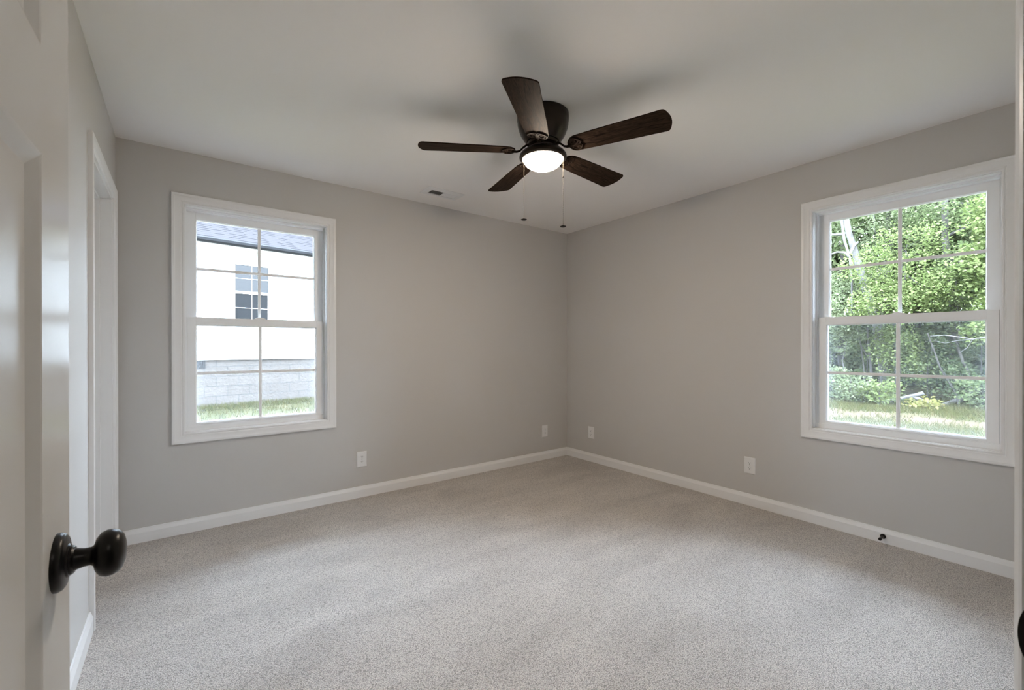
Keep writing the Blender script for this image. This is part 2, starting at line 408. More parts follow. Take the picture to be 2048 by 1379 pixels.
# ------------------------------------------------------------------ ceiling fan
FC = Vector((-1.853, -1.720, H))
fan = empty('ceiling_fan', FC, 0, 'dark bronze flush mount ceiling fan with five dark wood blades and lit glass bowl', 'ceiling fan')
MB().lathe([(0, 0), (.134, 0), (.1385, -.004), (.1395, -.012), (.1395, -.035), (.1375, -.041), (.1365, -.055), (.132, -.078), (.120, -.108), (.104, -.134), (.092, -.146), (.088, -.150), (0, -.150)], 72).build('motor_housing', M_bronze, fan, smooth=28)
MB().lathe([(0, -.150), (.080, -.150), (.084, -.154), (.084, -.168), (.078, -.173), (.070, -.177), (.068, -.192), (.0, -.192)], 64).build('flywheel', M_bronze, fan, smooth=28)
MB().lathe([(.0, -.190), (.066, -.190), (.078, -.193), (.100, -.200), (.118, -.211), (.1255, -.221), (.1275, -.229), (.1265, -.236), (.120, -.242), (.1115, -.245), (.1055, -.241), (.1055, -.225), (0, -.225)], 72).build('light_fitter', M_bronze, fan, smooth=30)
bp = [(.1045, -.236)]+[(.1045*math.cos(t_), -.2395-.057*math.sin(t_)) for t_ in [math.pi/2*i/16 for i in range(17)]]
MB().lathe([(0, -.232)]+bp, 72).build('glass_bowl', M_bowl, fan, smooth=60)
# one blade, pitched; copies share its mesh
def blade_mesh():
    mb = MB(); top = []
    n = 26; outl = []
    r0, r1 = .150, .662
    def hw(x): return .060+(.078-.060)*(x-r0)/(r1-r0)
    # lower edge root -> tip, tip arc, upper edge tip -> root arc
    root = [(r0+.060*(1-math.cos(a_)), hw(r0)*math.sin(a_)) for a_ in [math.pi/2*i/10 for i in range(11)]]
    upper = root + [(x, hw(x)) for x in (.3, .42, .54)]
    fx = lambda y: .640+.022*(1-(y/.0775)**2)
    tip = []
    for i in range(7):
        t_ = i/6; a0, a1, a2 = (.627, .0777), (.6415, .0777), (fx(.064), .064)
        tip.append(tuple((1-t_)**2*a0[k]+2*t_*(1-t_)*a1[k]+t_*t_*a2[k] for k in (0, 1)))
    bow = [(fx(y), y) for y in (.052, .039, .026, .013, 0)]
    half = upper+tip+bow
    full = half + [(x, -y) for x, y in half[::-1][1:]][:-1]
    zt = .003
    n = len(full)
    vs = [(x, y, zt) for x, y in full]+[(x, y, -zt) for x, y in full]
    fs = [tuple(range(n)), tuple(range(n, 2*n))[::-1]]+[(i, n+i, n+(i+1) % n, (i+1) % n) for i in range(n)]
    return MB().add(vs, fs)
def iron_mesh():
    mb = MB(); z = -.0065
    # arm from flywheel to blade root
    mb.tube([(.066, 0, .030), (.090, 0, .027), (.108, 0, .014), (.124, 0, -.002), (.140, 0, -.008), (.160, 0, -.0075)], [.010, .009, .008, .008, .009, .011], 10, .6)
    def loop(cx, cy, rx, ry, rad, rot=0, a0=0, a1=360, n=22):
        pts = []
        for i in range(n+1):
            a_ = R(a0+(a1-a0)*i/n); x, y = rx*math.cos(a_), ry*math.sin(a_)
            pts.append((cx+x*math.cos(rot)-y*math.sin(rot), cy+x*math.sin(rot)+y*math.cos(rot), z))
        mb.tube(pts, rad, 7, .7)
    loop(.188, .0, .036, .050, .0042, 0, 75, 285)       # outer scallop
    loop(.192, .024, .022, .017, .0036, .35); loop(.192, -.024, .022, .017, .0036, -.35)
    mb.tube([(.150, 0, z), (.200, 0, z), (.214, 0, z)], [.009, .007, .004], 8, .6)
    mb.tube([(.198, .049, z), (.214, .030, z), (.222, .012, z), (.212, .0, z)], .0042, 7, .7); mb.tube([(.198, -.049, z), (.214, -.030, z), (.222, -.012, z), (.212, .0, z)], .0042, 7, .7)
    for x, y in ((.176, 0), (.196, .024), (.196, -.024)): mb.lathe([(0, -.003), (.004, -.002), (.005, .002), (0, .002)], 10, Matrix.Translation((x, y, z-.003)))
    return mb
BM = blade_mesh().mesh('blade', M_blade, 30); IM = iron_mesh().mesh('blade_iron', M_iron, 40)
blade0 = None
for k in range(5):
    if blade0 is None:
        b_ = bpy.data.objects.new('blade', BM); i_ = bpy.data.objects.new('blade_iron', IM); blade0, iron0 = b_, i_
    else: b_, i_ = blade0.copy(), iron0.copy()
    COL.objects.link(b_); b_.parent = fan; COL.objects.link(i_); i_.parent = b_
    ang = R(4.6+72*k)
    b_.matrix_local = Matrix.Translation((0, 0, -.197)) @ Matrix.Rotation(ang, 4, 'Z') @ Matrix.Rotation(R(-10.5), 4, 'X')
# pull chains
def chain(x, y, z0, z1, name='pull_chain'):
    c = MB(); nb = int((z0-z1)/.0052)
    pts = [(x, y, z0-(z0-z1)*i/nb) for i in range(nb+1)]
    rad = [.0011 if i % 2 else .0006 for i in range(nb+1)]
    c.tube(pts, rad, 6)
    co = c.build(name, M_chain, fan, smooth=60)
    MB().lathe([(0, -.004), (.0025, -.003), (.003, 0), (.0025, .004), (0, .005)], 10, Matrix.Translation((x, y, z0-.115))).build('chain_connector', M_bronze, co, smooth=50)
    MB().lathe([(0, .0075), (.0025, .007), (.003, .003), (.010, .0022), (.0158, .0), (.0158, -.0022), (.010, -.0045), (0, -.005)], 24, Matrix.Translation((x, y, z1-.003))).build('fob', M_black, co, smooth=35)
# camera-right direction in world = rt, camera-back = -fw (used only to place the chains on the rim)
c1 = rt*(-.104) - fw*.050; c2 = rt*(.103) - fw*.045
chain(c1.x, c1.y, -.238, -.575); chain(c2.x, c2.y, -.238, -.610)

# ------------------------------------------------------------------ ceiling register
vt = empty('ceiling_vent', (-1.706, -.312, H), 0, 'white rectangular louvred air register in the ceiling near the far wall', 'air vent')
vf = MB(); X0, X1, Y0, Y1 = -.117, .117, -.043, .043
vf.sweep_rect(X0, X1, Y0, Y1, [(0, .002), (0, .009), (.004, .009), (.044, .003), (.046, 0), (.0, 0)])
vf.v = [(x, z, y) for x, y, z in vf.v]
vf.build('frame', M_trim, vt)
MB().box(X0-.004, X1+.004, Y0-.004, Y1+.004, -.0012, -.0004).build('duct_opening', M_gap, vt)
ns = 26
for half_, a_ in ((0, -40), (1, 40)):
    sl_ = MB()
    for i in range(9):
        x = X0+.010+half_*.117+i*.0125
        sl_.box(-.0055, .0055, Y0, Y1, -.0006, .0006, Matrix.Translation((x, 0, -.0055)) @ Matrix.Rotation(R(a_), 4, 'Y'))
    sl_.build('louvre_bank', M_trim, vt)
MB().box(-.003, .003, Y0, Y1, -.010, -.001).build('centre_bar', M_trim, vt)

# ------------------------------------------------------------------ outlets
def make_outlet():
    o = empty('electrical_outlet')
    hw_, hh = .0398, .062
    MB().sweep_rect(-hw_+.006, hw_-.006, -hh+.006, hh-.006, [(-.030, .0005), (-.030, .0060), (0, .0060), (.0045, .0040), (.006, .0005)]).build('wall_plate', M_plate, o)
    for s_ in (-1, 1):
        zc = s_*.0195
        f_ = MB(); pts = []
        for i in range(32):
            a_ = 2*math.pi*i/32; x, z = .0172*math.cos(a_), .0172*math.sin(a_); z = max(-.0138, min(.0138, z)); pts.append((x, z))
        f_.extrude(pts, 0, 1, lambda t, p, q: (p, -.0015-.0063*t, zc+q))
        fo = f_.build('receptacle', M_plate, o)
        sl_ = MB(); sl_.box(-.0075, -.0053, -.0082, -.0070, zc-.001, zc+.0075); sl_.box(.0053, .0073, -.0082, -.0070, zc, zc+.0065)
        sl_.lathe([(0, 0), (.0026, 0), (.0026, .0012), (0, .0012)], 12, Matrix.Translation((0, -.0070, zc-.0065)) @ Matrix.Rotation(R(90), 4, 'X'))
        sl_.build('slot', M_dark, fo)
    MB().lathe([(0, .0015), (.002, .0012), (.003, 0), (0, 0)], 12, Matrix.Translation((0, -.0060, 0)) @ Matrix.Rotation(R(90), 4, 'X')).build('screw', M_plate, o)
    return o
def copy_tree(o, parent=None):
    c = o.copy(); COL.objects.link(c); c.parent = parent
    for ch in list(o.children): copy_tree(ch, c)
    return c
out0 = make_outlet(); OG = 'white duplex outlets low on the walls'
spots = [((-2.263, 0, .299), 0, 'white duplex outlet low on the wall, right of the window facing the white house'),
         ((-.328, 0, .299), 0, 'white duplex outlet just left of the far room corner'),
         ((0, -.358, .299), -90, 'white duplex outlet just right of the far room corner'),
         ((0, -1.955, .299), -90, 'white duplex outlet low on the wall, left of the window facing the woods')]
prot = [out0]+[copy_tree(out0) for _ in range(3)]
for o, (p_, rz, lb) in zip(prot, spots):
    o.location = p_; o.rotation_euler = (0, 0, R(rz)); tag(o, lb, 'outlet', OG)

# ------------------------------------------------------------------ door stop on the baseboard
ds = empty('door_stop', (-.014, -2.742, .041), 0, 'small black door stop screwed to the baseboard under the wooded window', 'door stop')
Md = Matrix.Rotation(R(-90), 4, 'Y')
MB().lathe([(0, 0), (.0140, 0), (.0145, .003), (.0125, .008), (.008, .012), (0, .012)], 28, Md).build('base_flange', M_black, ds, smooth=35)
MB().lathe([(0, .010), (.0075, .010), (.0062, .028), (.0062, .058), (0, .058)], 20, Md).build('shaft', M_black, ds, smooth=35)
MB().lathe([(0, .056), (.0078, .056), (.0088, .060), (.0088, .068), (.0070, .0725), (0, .074)], 24, Md).build('rubber_tip', M_black, ds, smooth=35)

# ------------------------------------------------------------------ fill lamp added in the unseen hallway behind the viewpoint
hl = empty('hall_fill_lamp', (-3.15, -4.4, H), 0, 'round fill lamp added on the hallway ceiling behind the doorway, outside the picture', 'fill lamp')
MB().lathe([(0, 0), (.16, 0), (.16, -.02), (.15, -.025), (0, -.025)], 40).build('base', M_bronze, hl, smooth=35)
M_hl = mat('hall_fill_glass', (.9, .9, .88), .3, emit=(1, .90, .80), es=6.0)
MB().lathe([(.145, -.024)]+[(.145*math.cos(t_), -.024-.07*math.sin(t_)) for t_ in [math.pi/2*i/10 for i in range(11)]], 40).build('fill_lamp_shade', M_hl, hl, smooth=60)

# ================================================================== OUTSIDE
rng = np.random.default_rng(7); random.seed(7)
def sm(t): t = np.clip(t, 0, 1); return t*t*(3-2*t)
def gh(x, y):
    x = np.asarray(x, float); y = np.asarray(y, float)
    return -.5+.5*sm((y-.8)/5.2)*sm((7-x)/5) + .03*np.sin(1.3*x+.5)*np.cos(1.1*y)*sm((x-2)/3)+.35*sm((x-12.5)/5)

M_ground = mat('ground', (.3, .3, .2), .95, spec=.0)
r, n = ramp_col(M_ground, [(.30, (.032, .035, .013)), (.46, (.048, .047, .021)), (.58, (.070, .060, .033)), (.75, (.088, .073, .044))], 1.6, 6, 'Object', .65)
# worn dirt track running past the woods
tx = N(M_ground, 'ShaderNodeTexCoord'); sp_ = N(M_ground, 'ShaderNodeSeparateXYZ'); L(M_ground, tx.outputs['Object'], sp_.inputs[0])
nn = N(M_ground, 'ShaderNodeTexNoise'); nn.inputs['Scale'].default_value = .9; nn.inputs['Detail'].default_value = 5; L(M_ground, tx.outputs['Object'], nn.inputs['Vector'])
m1 = N(M_ground, 'ShaderNodeMath', operation='MULTIPLY_ADD'); m1.inputs[1].default_value = 3.2; L(M_ground, nn.outputs[0], m1.inputs[0]); L(M_ground, sp_.outputs['X'], m1.inputs[2])
m2 = N(M_ground, 'ShaderNodeMath', operation='SUBTRACT'); m2.inputs[1].default_value = 11.7; L(M_ground, m1.outputs[0], m2.inputs[0])
m3 = N(M_ground, 'ShaderNodeMath', operation='ABSOLUTE'); L(M_ground, m2.outputs[0], m3.inputs[0])
m4 = N(M_ground, 'ShaderNodeMapRange'); m4.inputs['From Min'].default_value = .3; m4.inputs['From Max'].default_value = 1.6; m4.inputs['To Min'].default_value = 1; m4.inputs['To Max'].default_value = 0
L(M_ground, m3.outputs[0], m4.inputs['Value'])
nd = N(M_ground, 'ShaderNodeTexNoise'); nd.inputs['Scale'].default_value = 9; nd.inputs['Detail'].default_value = 4; L(M_ground, tx.outputs['Object'], nd.inputs['Vector'])
rd = N(M_ground, 'ShaderNodeValToRGB'); rd.color_ramp.elements[0].position = .35; rd.color_ramp.elements[0].color = (.060, .040, .027, 1); rd.color_ramp.elements[1].position = .6; rd.color_ramp.elements[1].color = (.092, .072, .052, 1)
L(M_ground, nd.outputs[0], rd.inputs[0])
mxc = N(M_ground, 'ShaderNodeMix', data_type='RGBA'); L(M_ground, m4.outputs[0], mxc.inputs['Factor']); L(M_ground, r.outputs[0], mxc.inputs[6]); L(M_ground, rd.outputs[0], mxc.inputs[7])
L(M_ground, mxc.outputs[2], P(M_ground).inputs['Base Color'])
nx, ny = 130, 130
gx = np.linspace(-25, 45, nx); gy = np.linspace(-30, 40, ny)
GX, GY = np.meshgrid(gx, gy); GZ = gh(GX, GY)
vs = np.c_[GX.ravel(), GY.ravel(), GZ.ravel()]
mb = MB(); mb.v = [tuple(p) for p in vs]
mb.f = [(j*nx+i, j*nx+i+1, (j+1)*nx+i+1, (j+1)*nx+i) for j in range(ny-1) for i in range(nx-1)
        if not (-5.8 < gx[i] < .3 and -6.2 < gy[j] < .3 and -5.8 < gx[i+1] < -.1 and gy[j+1] < -.1)]
tag(mb.build('ground', M_ground, smooth=180), 'patchy lawn and bare dirt outside the two windows', 'ground', kind='structure')

def quads_object(name, V, nper, mat_, parent=None):
    """V: (n*nper,3) array of polygons with nper corners each"""
    n = len(V)//nper
    me = bpy.data.meshes.new(name)
    me.vertices.add(len(V)); me.vertices.foreach_set('co', np.asarray(V, np.float32).ravel())
    me.loops.add(len(V)); me.loops.foreach_set('vertex_index', np.arange(len(V), dtype=np.int32))
    me.polygons.add(n); me.polygons.foreach_set('loop_start', np.arange(0, len(V), nper, dtype=np.int32))
    me.update(calc_edges=True); me.validate()
    me.materials.append(mat_)
    o = bpy.data.objects.new(name, me); link(o, parent); return o

LEAF = .60
def leafmat(name, c0, c1, c2, trans=.45):
    m = bpy.data.materials.new(name); m.use_nodes = True; t = m.node_tree; t.nodes.clear()
    o = t.nodes.new('ShaderNodeOutputMaterial'); g = t.nodes.new('ShaderNodeNewGeometry'); r = t.nodes.new('ShaderNodeValToRGB')
    c0, c1, c2 = [(LEAF*c[0]*1.08, LEAF*c[1], LEAF*c[2]*.90) for c in (c0, c1, c2)]
    r.color_ramp.elements[0].color = (*c0, 1); r.color_ramp.elements[1].color = (*c2, 1); r.color_ramp.elements[1].position = .95
    e = r.color_ramp.elements.new(.5); e.color = (*c1, 1)
    d = t.nodes.new('ShaderNodeBsdfDiffuse'); tl = t.nodes.new('ShaderNodeBsdfTranslucent'); mx = t.nodes.new('ShaderNodeMixShader'); mx.inputs[0].default_value = trans
    t.links.new(g.outputs['Random Per Island'], r.inputs[0]); t.links.new(r.outputs[0], d.inputs[0]); t.links.new(r.outputs[0], tl.inputs[0])
    t.links.new(d.outputs[0], mx.inputs[1]); t.links.new(tl.outputs[0], mx.inputs[2]); t.links.new(mx.outputs[0], o.inputs[0]); return m
ML_bright = leafmat('leaf_bright', (.14, .20, .075), (.22, .295, .12), (.33, .40, .20))
ML_mid = leafmat('leaf_mid', (.13, .185, .09), (.20, .265, .135), (.29, .355, .20))
ML_pale = leafmat('leaf_pale', (.16, .21, .12), (.24, .30, .18), (.34, .40, .27))
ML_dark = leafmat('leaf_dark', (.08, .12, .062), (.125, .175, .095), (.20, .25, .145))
ML_yel = leafmat('leaf_yellow', (.22, .24, .08), (.32, .34, .12), (.42, .38, .18))
ML_grass = leafmat('grass_blade', (.066, .090, .024), (.105, .116, .038), (.150, .130, .062), .3)
M_bark = mat('grey_bark', (.3, .27, .23), .9)
r, n = ramp_col(M_bark, [(.35, (.030, .025, .021)), (.6, (.068, .060, .052)), (.75, (.105, .096, .087))], 7, 5, 'Object', .6, (1, 1, .35)); L(M_bark, r.outputs[0], P(M_bark).inputs['Base Color'])
M_pale = mat('pale_bark', (.6, .57, .52), .85)
r, n = ramp_col(M_pale, [(.35, (.075, .067, .060)), (.6, (.135, .128, .120)), (.75, (.175, .168, .160))], 6, 5, 'Object', .6, (1, 1, .3)); L(M_pale, r.outputs[0], P(M_pale).inputs['Base Color'])

def spray_leaves(centres, nleaf, lsize, spread, flat=.35, droop=.3, face=None):
    """centres (n,3): each gets nleaf leaves lying roughly in a tilted layer"""
    n = len(centres); T_ = n*nleaf
    nor = rng.normal(size=(n, 3))*.45+np.array([-.35, -.25, 1.0]); nor /= np.linalg.norm(nor, axis=1)[:, None]
    a = np.cross(nor, rng.normal(size=(n, 3))); a /= np.linalg.norm(a, axis=1)[:, None]; b = np.cross(nor, a)
    rep = lambda q: np.repeat(q, nleaf, axis=0)
    rr = np.sqrt(rng.random(T_))*spread; th = rng.random(T_)*2*np.pi
    off = rep(a)*(rr*np.cos(th))[:, None]+rep(b)*(rr*np.sin(th))[:, None]+rep(nor)*(rng.normal(size=T_)*spread*flat)[:, None]
    off[:, 2] -= droop*rr*rr/spread
    c = rep(centres)+off
    ln = rep(nor)+rng.normal(size=(T_, 3))*.45; ln /= np.linalg.norm(ln, axis=1)[:, None]
    u = np.cross(ln, rng.normal(size=(T_, 3))); u /= np.linalg.norm(u, axis=1)[:, None]; v = np.cross(ln, u)
    s = lsize*(.6+.8*rng.random(T_)); l = s[:, None]*u; w_ = (s*.36)[:, None]*v
    q = np.stack([c-l*.5, c-l*.05+w_-ln*s[:, None]*.06, c+l*.5-ln*s[:, None]*.12, c-l*.05-w_-ln*s[:, None]*.06], axis=1)
    return q.reshape(-1, 3)
def ellipsoid_pts(c, r_, n, inner=.45):
    d = rng.normal(size=(n, 3)); d /= np.linalg.norm(d, axis=1)[:, None]
    rad = inner+(1-inner)*rng.random(n)**.6
    return np.array(c)+d*rad[:, None]*np.array(r_)
def wob(p0, p1, n=6, amp=.06):
    p0, p1 = Vector(p0), Vector(p1); L_ = (p1-p0).length
    return [p0.lerp(p1, i/(n-1))+Vector(rng.normal(size=3)*amp*L_*.3*(0 if i in (0, n-1) else 1)) for i in range(n)]
def tree(name, trunk, rad, blobs, lmat, label, cat='tree', group=None, nleaf=64, lsize=.072, spread=.34, bark=M_bark, kind=None, nbr=3, stem='trunk'):
    base = Vector(trunk[0]); o = empty(name, base, 0, label, cat, group, kind)
    loc = [Vector(p)-base for p in trunk]
    tm = MB(); rr = [rad*(1-.55*i/(len(loc)-1)) for i in range(len(loc))]; tm.tube(loc, rr, 10)
    tk = tm.build(stem, bark, o, smooth=60)
    pts = []
    for c, r_, n in blobs:
        bm_ = MB()
        cc = Vector(c)-base; src = min(loc[len(loc)//3:], key=lambda p: (p-cc).length)
        bm_.tube(wob(src, cc, 6), [rad*.4, rad*.36, rad*.3, rad*.25, rad*.18, rad*.08], 6)
        for k in range(nbr):
            e = cc+Vector(rng.normal(size=3))*.55*min(r_); bm_.tube(wob(src.lerp(cc, .6), e, 5, .1), [rad*.22, rad*.17, rad*.12, rad*.08, rad*.03], 5)
        pts.append(ellipsoid_pts(tuple(cc), r_, n))
        if nbr: bm_.build('branch', bark, o, smooth=60)
    pts = np.concatenate(pts)
    g = gh(pts[:, 0]+base.x, pts[:, 1]+base.y)-base.z+.1; pts[:, 2] = np.maximum(pts[:, 2], g+.1*rng.random(len(pts)))
    quads_object('foliage', spray_leaves(pts, nleaf, lsize, spread), 4, lmat, o)
    return o
def gz(x, y): return float(gh(x, y))
TG = 'trees at the edge of the woods'
# the pale forked tree (left of the view)
bt = tree('tree', [(15.2, .55, gz(15, .55)-.1), (15.05, .80, 1.9), (15, 1.0, 2.75), (15, 1.2, 3.62), (15, 1.37, 4.32), (15, 1.56, 5.1), (15, 1.75, 6.2), (14.9, 2.1, 8.2)], .15,
     [((15.3, 2.6, 5.3), (1.1, 1.0, 1.0), 26), ((15.6, .5, 5.9), (1.2, 1.0, 1.1), 34), ((15.0, 2.6, 7.6), (1.6, 1.5, 1.3), 40), ((15.4, .6, 8.0), (1.5, 1.5, 1.2), 40)], ML_pale,
     'tall tree with a pale bare leaning trunk, in the upper left pane', group=TG, bark=M_pale)
vm_ = MB()
b0 = bt.location
for pts, r0, r1 in (([(14.6, 1.65, 5.9), (14.6, 1.66, 5.5), (14.6, 1.59, 4.85), (14.6, 1.43, 4.2), (14.6, 1.37, 3.43), (14.62, 1.38, 2.4), (14.65, 1.36, 1.6)], .045, .025),
                    ([(14.6, 1.45, 4.24), (14.6, 1.58, 4.40), (14.6, 1.78, 4.45), (14.55, 2.07, 4.36), (14.5, 2.5, 4.2)], .042, .022),
                    ([(14.6, 1.44, 4.3), (14.75, 1.36, 4.6), (15.0, 1.32, 4.75)], .05, .04), ([(14.6, 1.42, 4.1), (14.6, 1.30, 3.8), (14.7, 1.2, 3.5)], .035, .02)):
    vm_.tube([Vector(p)-b0 for p in pts], [r0+(r1-r0)*i/(len(pts)-1) for i in range(len(pts))], 8)
vm_.build('bare_branch', M_pale, bt, smooth=60)
# leafy trees forming the wall of green
tree('tree', [(16.4, -.85, .1), (15.6, -.95, 2.0), (15.1, -.98, 2.95), (15, -.88, 3.8), (15, -.82, 4.5), (15.1, -.8, 6.0), (15.3, -.7, 8)], .13,
     [((14.9, -1.3, 2.3), (.7, .7, .5), 24), ((14.7, -1.35, 3.6), (.75, .75, .6), 32), ((15.3, -.6, 5.6), (1.0, 1.1, .9), 34), ((14.9, -1.7, 4.9), (.8, .8, .7), 26), ((15.4, -.9, 7.4), (1.6, 1.6, 1.2), 40)], ML_mid,
     'tree with a thin dark trunk showing between leaves in the upper right panes', group=TG)
tree('tree', [(14.2, .1, gz(14.2, .1)), (14.1, .1, 1.2), (14, .0, 2.4), (14.1, -.1, 3.4)], .07,
     [((13.7, .25, 2.55), (.7, .85, .6), 44), ((13.9, -.45, 3.0), (.7, .8, .55), 36), ((13.9, .55, 3.6), (.7, .8, .55), 30), ((14.2, -.1, 4.3), (.8, 1.0, .6), 34)], ML_bright,
     'small bright green leafy tree in the middle of the wooded window view', group=TG, lsize=.070)
tree('tree', [(14.6, -1.9, gz(14.6, -1.9)), (14.5, -1.9, 1.6), (14.3, -1.95, 3.0), (14.3, -2.0, 5)], .09,
     [((13.9, -1.75, 4.6), (.45, .5, .6), 26), ((13.8, -1.95, 3.6), (.6, .7, .6), 30), ((13.6, -1.75, 1.75), (.35, .35, .25), 12), ((14.2, -2.6, 5.6), (1.2, 1.2, 1), 26), ((14.0, -1.9, 2.7), (.7, .7, .55), 28)], ML_bright,
     'bright green broad leaved tree at the right side of the wooded window view', group=TG, lsize=.10, nleaf=46)
tree('tree', [(16.5, 1.0, gz(16.5, 1)), (16.4, 1.0, 2), (16.4, .9, 4), (16.5, .8, 6.5)], .12,
     [((16.0, .6, 4.8), (1.0, 1.2, 1.0), 44), ((16.1, -.2, 5.9), (1.2, 1.3, 1.0), 40), ((15.9, 1.4, 3.2), (.9, 1.0, .9), 34), ((16.3, -.9, 5.0), (1.0, 1.1, .8), 30)], ML_pale,
     'hazy pale green tree behind the pale trunk in the wooded window view', group=TG)
tree('tree', [(14.4, 1.9, gz(14.4, 1.9)), (14.2, 1.9, 1.0), (14.1, 2.0, 2.2), (14.2, 2.1, 3.2)], .06,
     [((13.9, 1.7, 2.3), (.6, .7, .55), 32), ((14.0, 1.3, 1.9), (.5, .5, .4), 18), ((14.1, 2.3, 3.4), (.6, .6, .5), 20), ((14.0, 2.2, 1.3), (.7, .7, .6), 30)], ML_pale,
     'low pale green tree at the left side of the wooded window view', group=TG)
tree('tree', [(15.2, .3, gz(15, .3)), (15.0, .35, 1.0), (14.9, .3, 2.0), (15, .3, 3)], .06,
     [((14.3, .2, 1.25), (.45, .55, .7), 40), ((14.4, .0, .5), (.5, .5, .5), 24)], ML_bright,
     'yellow green sapling beside brown stems in the lower left panes of the wooded window', group=TG)
# dark interior of the woods
i_ = 0
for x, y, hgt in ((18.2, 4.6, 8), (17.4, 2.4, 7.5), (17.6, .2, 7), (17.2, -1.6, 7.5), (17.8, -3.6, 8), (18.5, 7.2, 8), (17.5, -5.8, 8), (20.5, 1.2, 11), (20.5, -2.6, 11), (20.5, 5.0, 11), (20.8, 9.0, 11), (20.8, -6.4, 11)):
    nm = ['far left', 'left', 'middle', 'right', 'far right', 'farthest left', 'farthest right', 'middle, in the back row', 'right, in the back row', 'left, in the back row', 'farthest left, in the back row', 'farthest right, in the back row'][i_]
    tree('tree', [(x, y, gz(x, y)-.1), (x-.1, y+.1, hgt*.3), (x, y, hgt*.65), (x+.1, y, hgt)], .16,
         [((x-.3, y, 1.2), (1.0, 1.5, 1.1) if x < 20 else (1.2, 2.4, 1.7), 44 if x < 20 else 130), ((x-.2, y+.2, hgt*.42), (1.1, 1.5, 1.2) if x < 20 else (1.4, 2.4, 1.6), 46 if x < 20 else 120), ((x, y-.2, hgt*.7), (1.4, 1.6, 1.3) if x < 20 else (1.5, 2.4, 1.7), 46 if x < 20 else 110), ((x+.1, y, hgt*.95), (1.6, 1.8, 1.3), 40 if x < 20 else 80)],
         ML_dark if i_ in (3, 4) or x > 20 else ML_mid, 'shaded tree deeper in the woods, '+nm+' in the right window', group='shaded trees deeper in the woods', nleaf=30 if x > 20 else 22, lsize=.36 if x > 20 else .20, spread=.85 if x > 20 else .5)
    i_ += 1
# big leafy trees flanking, only their edges matter from here
for (x, y, k_) in ((13.5, 6.3, 'left'), (13.2, -6.2, 'right'), (14.5, 10.5, 'far left')):
    tree('tree', [(x, y, gz(x, y)-.1), (x, y+.1, 2.5), (x, y, 5), (x+.1, y, 7.5)], .16,
         [((x, y, 1.6), (1.4, 1.8, 1.3), 60), ((x, y+.2, 4.0), (1.7, 2.0, 1.5), 70), ((x, y, 6.6), (1.8, 2.0, 1.4), 60)], ML_mid,
         'full green tree standing outside the view of the wooded window, on its '+k_+' side', group='trees beyond the window edges', nleaf=20, lsize=.16, spread=.45)
# bushes and ground growth at the wood's edge
BG = 'bushes at the foot of the woods'
for x, y, z, rx, ry, rz_, n_, mt, lb in (
    (12.9, .95, .0, .45, .55, .42, 44, ML_pale, 'pale green bush left of the pale log, seen through the lower left pane'),
    (13.3, 1.6, .1, .6, .7, .55, 50, ML_pale, 'grey green bush at the left edge of the wooded window view'),
    (12.9, .25, -.1, .45, .5, .38, 40, ML_bright, 'yellow green bush just left of the window grille in the lower left pane'),
    (14.3, -.55, .45, .5, .55, .5, 44, ML_mid, 'mid green bush behind the pale fallen log'),
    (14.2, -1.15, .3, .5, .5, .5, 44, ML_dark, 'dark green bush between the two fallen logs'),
    (13.6, -1.75, .0, .45, .5, .45, 40, ML_mid, 'green bush at the right edge beside the second fallen log'),
    (12.6, -.75, -.35, .30, .28, .16, 16, ML_yel, 'small yellow leaved bush in front of the fallen logs'),
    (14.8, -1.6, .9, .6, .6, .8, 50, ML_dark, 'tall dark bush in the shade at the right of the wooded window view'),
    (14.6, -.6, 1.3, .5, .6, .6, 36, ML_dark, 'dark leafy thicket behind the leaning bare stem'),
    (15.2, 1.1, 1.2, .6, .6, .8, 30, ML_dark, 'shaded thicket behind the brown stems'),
    (13.2, 3.2, .1, .8, 1.0, .6, 50, ML_pale, 'broad bush beyond the left edge of the wooded window view'),
    (13.0, -3.2, .1, .8, 1.0, .6, 50, ML_mid, 'broad bush beyond the right edge of the wooded window view')):
    zb_ = gz(x, y)
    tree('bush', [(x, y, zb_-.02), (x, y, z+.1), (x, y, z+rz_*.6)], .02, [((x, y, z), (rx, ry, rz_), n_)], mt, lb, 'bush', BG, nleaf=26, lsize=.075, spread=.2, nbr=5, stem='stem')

# thin bare stems, twigs and fallen logs
def stick(name, pts, r0, r1, m_, label, cat, group=None, parts=None, part='side_limb'):
    base = Vector(pts[0]); o = MB().tube([Vector(p)-base for p in pts], [r0+(r1-r0)*i/(len(pts)-1) for i in range(len(pts))], 9).build(name, m_, smooth=60)
    o.location = base; tag(o, label, cat, group)
    for pp, a, b in (parts or []):
        MB().tube([Vector(p)-base for p in pp], [a+(b-a)*i/(len(pp)-1) for i in range(len(pp))], 8).build(part, m_, o, smooth=60)
    return o
stick('fallen_log', [(13.15, .30, -.46), (13.3, .1, -.40), (13.4, -.11, -.33), (13.4, -.25, -.27), (13.4, -.39, -.22), (13.4, -.52, -.17), (13.4, -.62, -.12)], .05, .058, M_pale, 'pale forked log lying on the grass, lower middle of the wooded window', 'log', 'fallen logs',
      [([(13.4, -.39, -.24), (13.4, -.63, -.35), (13.35, -.84, -.48), (13.3, -.95, -.52)], .06, .03)])
stick('fallen_log', [(13.6, -.95, -.48), (14, -1.07, -.41), (14, -1.42, -.19), (14, -1.77, .07), (14, -2.4, .5)], .06, .11, M_bark, 'grey log leaning in the brush at the right of the wooded window', 'log', 'fallen logs')
SG = 'bare stems in the undergrowth'
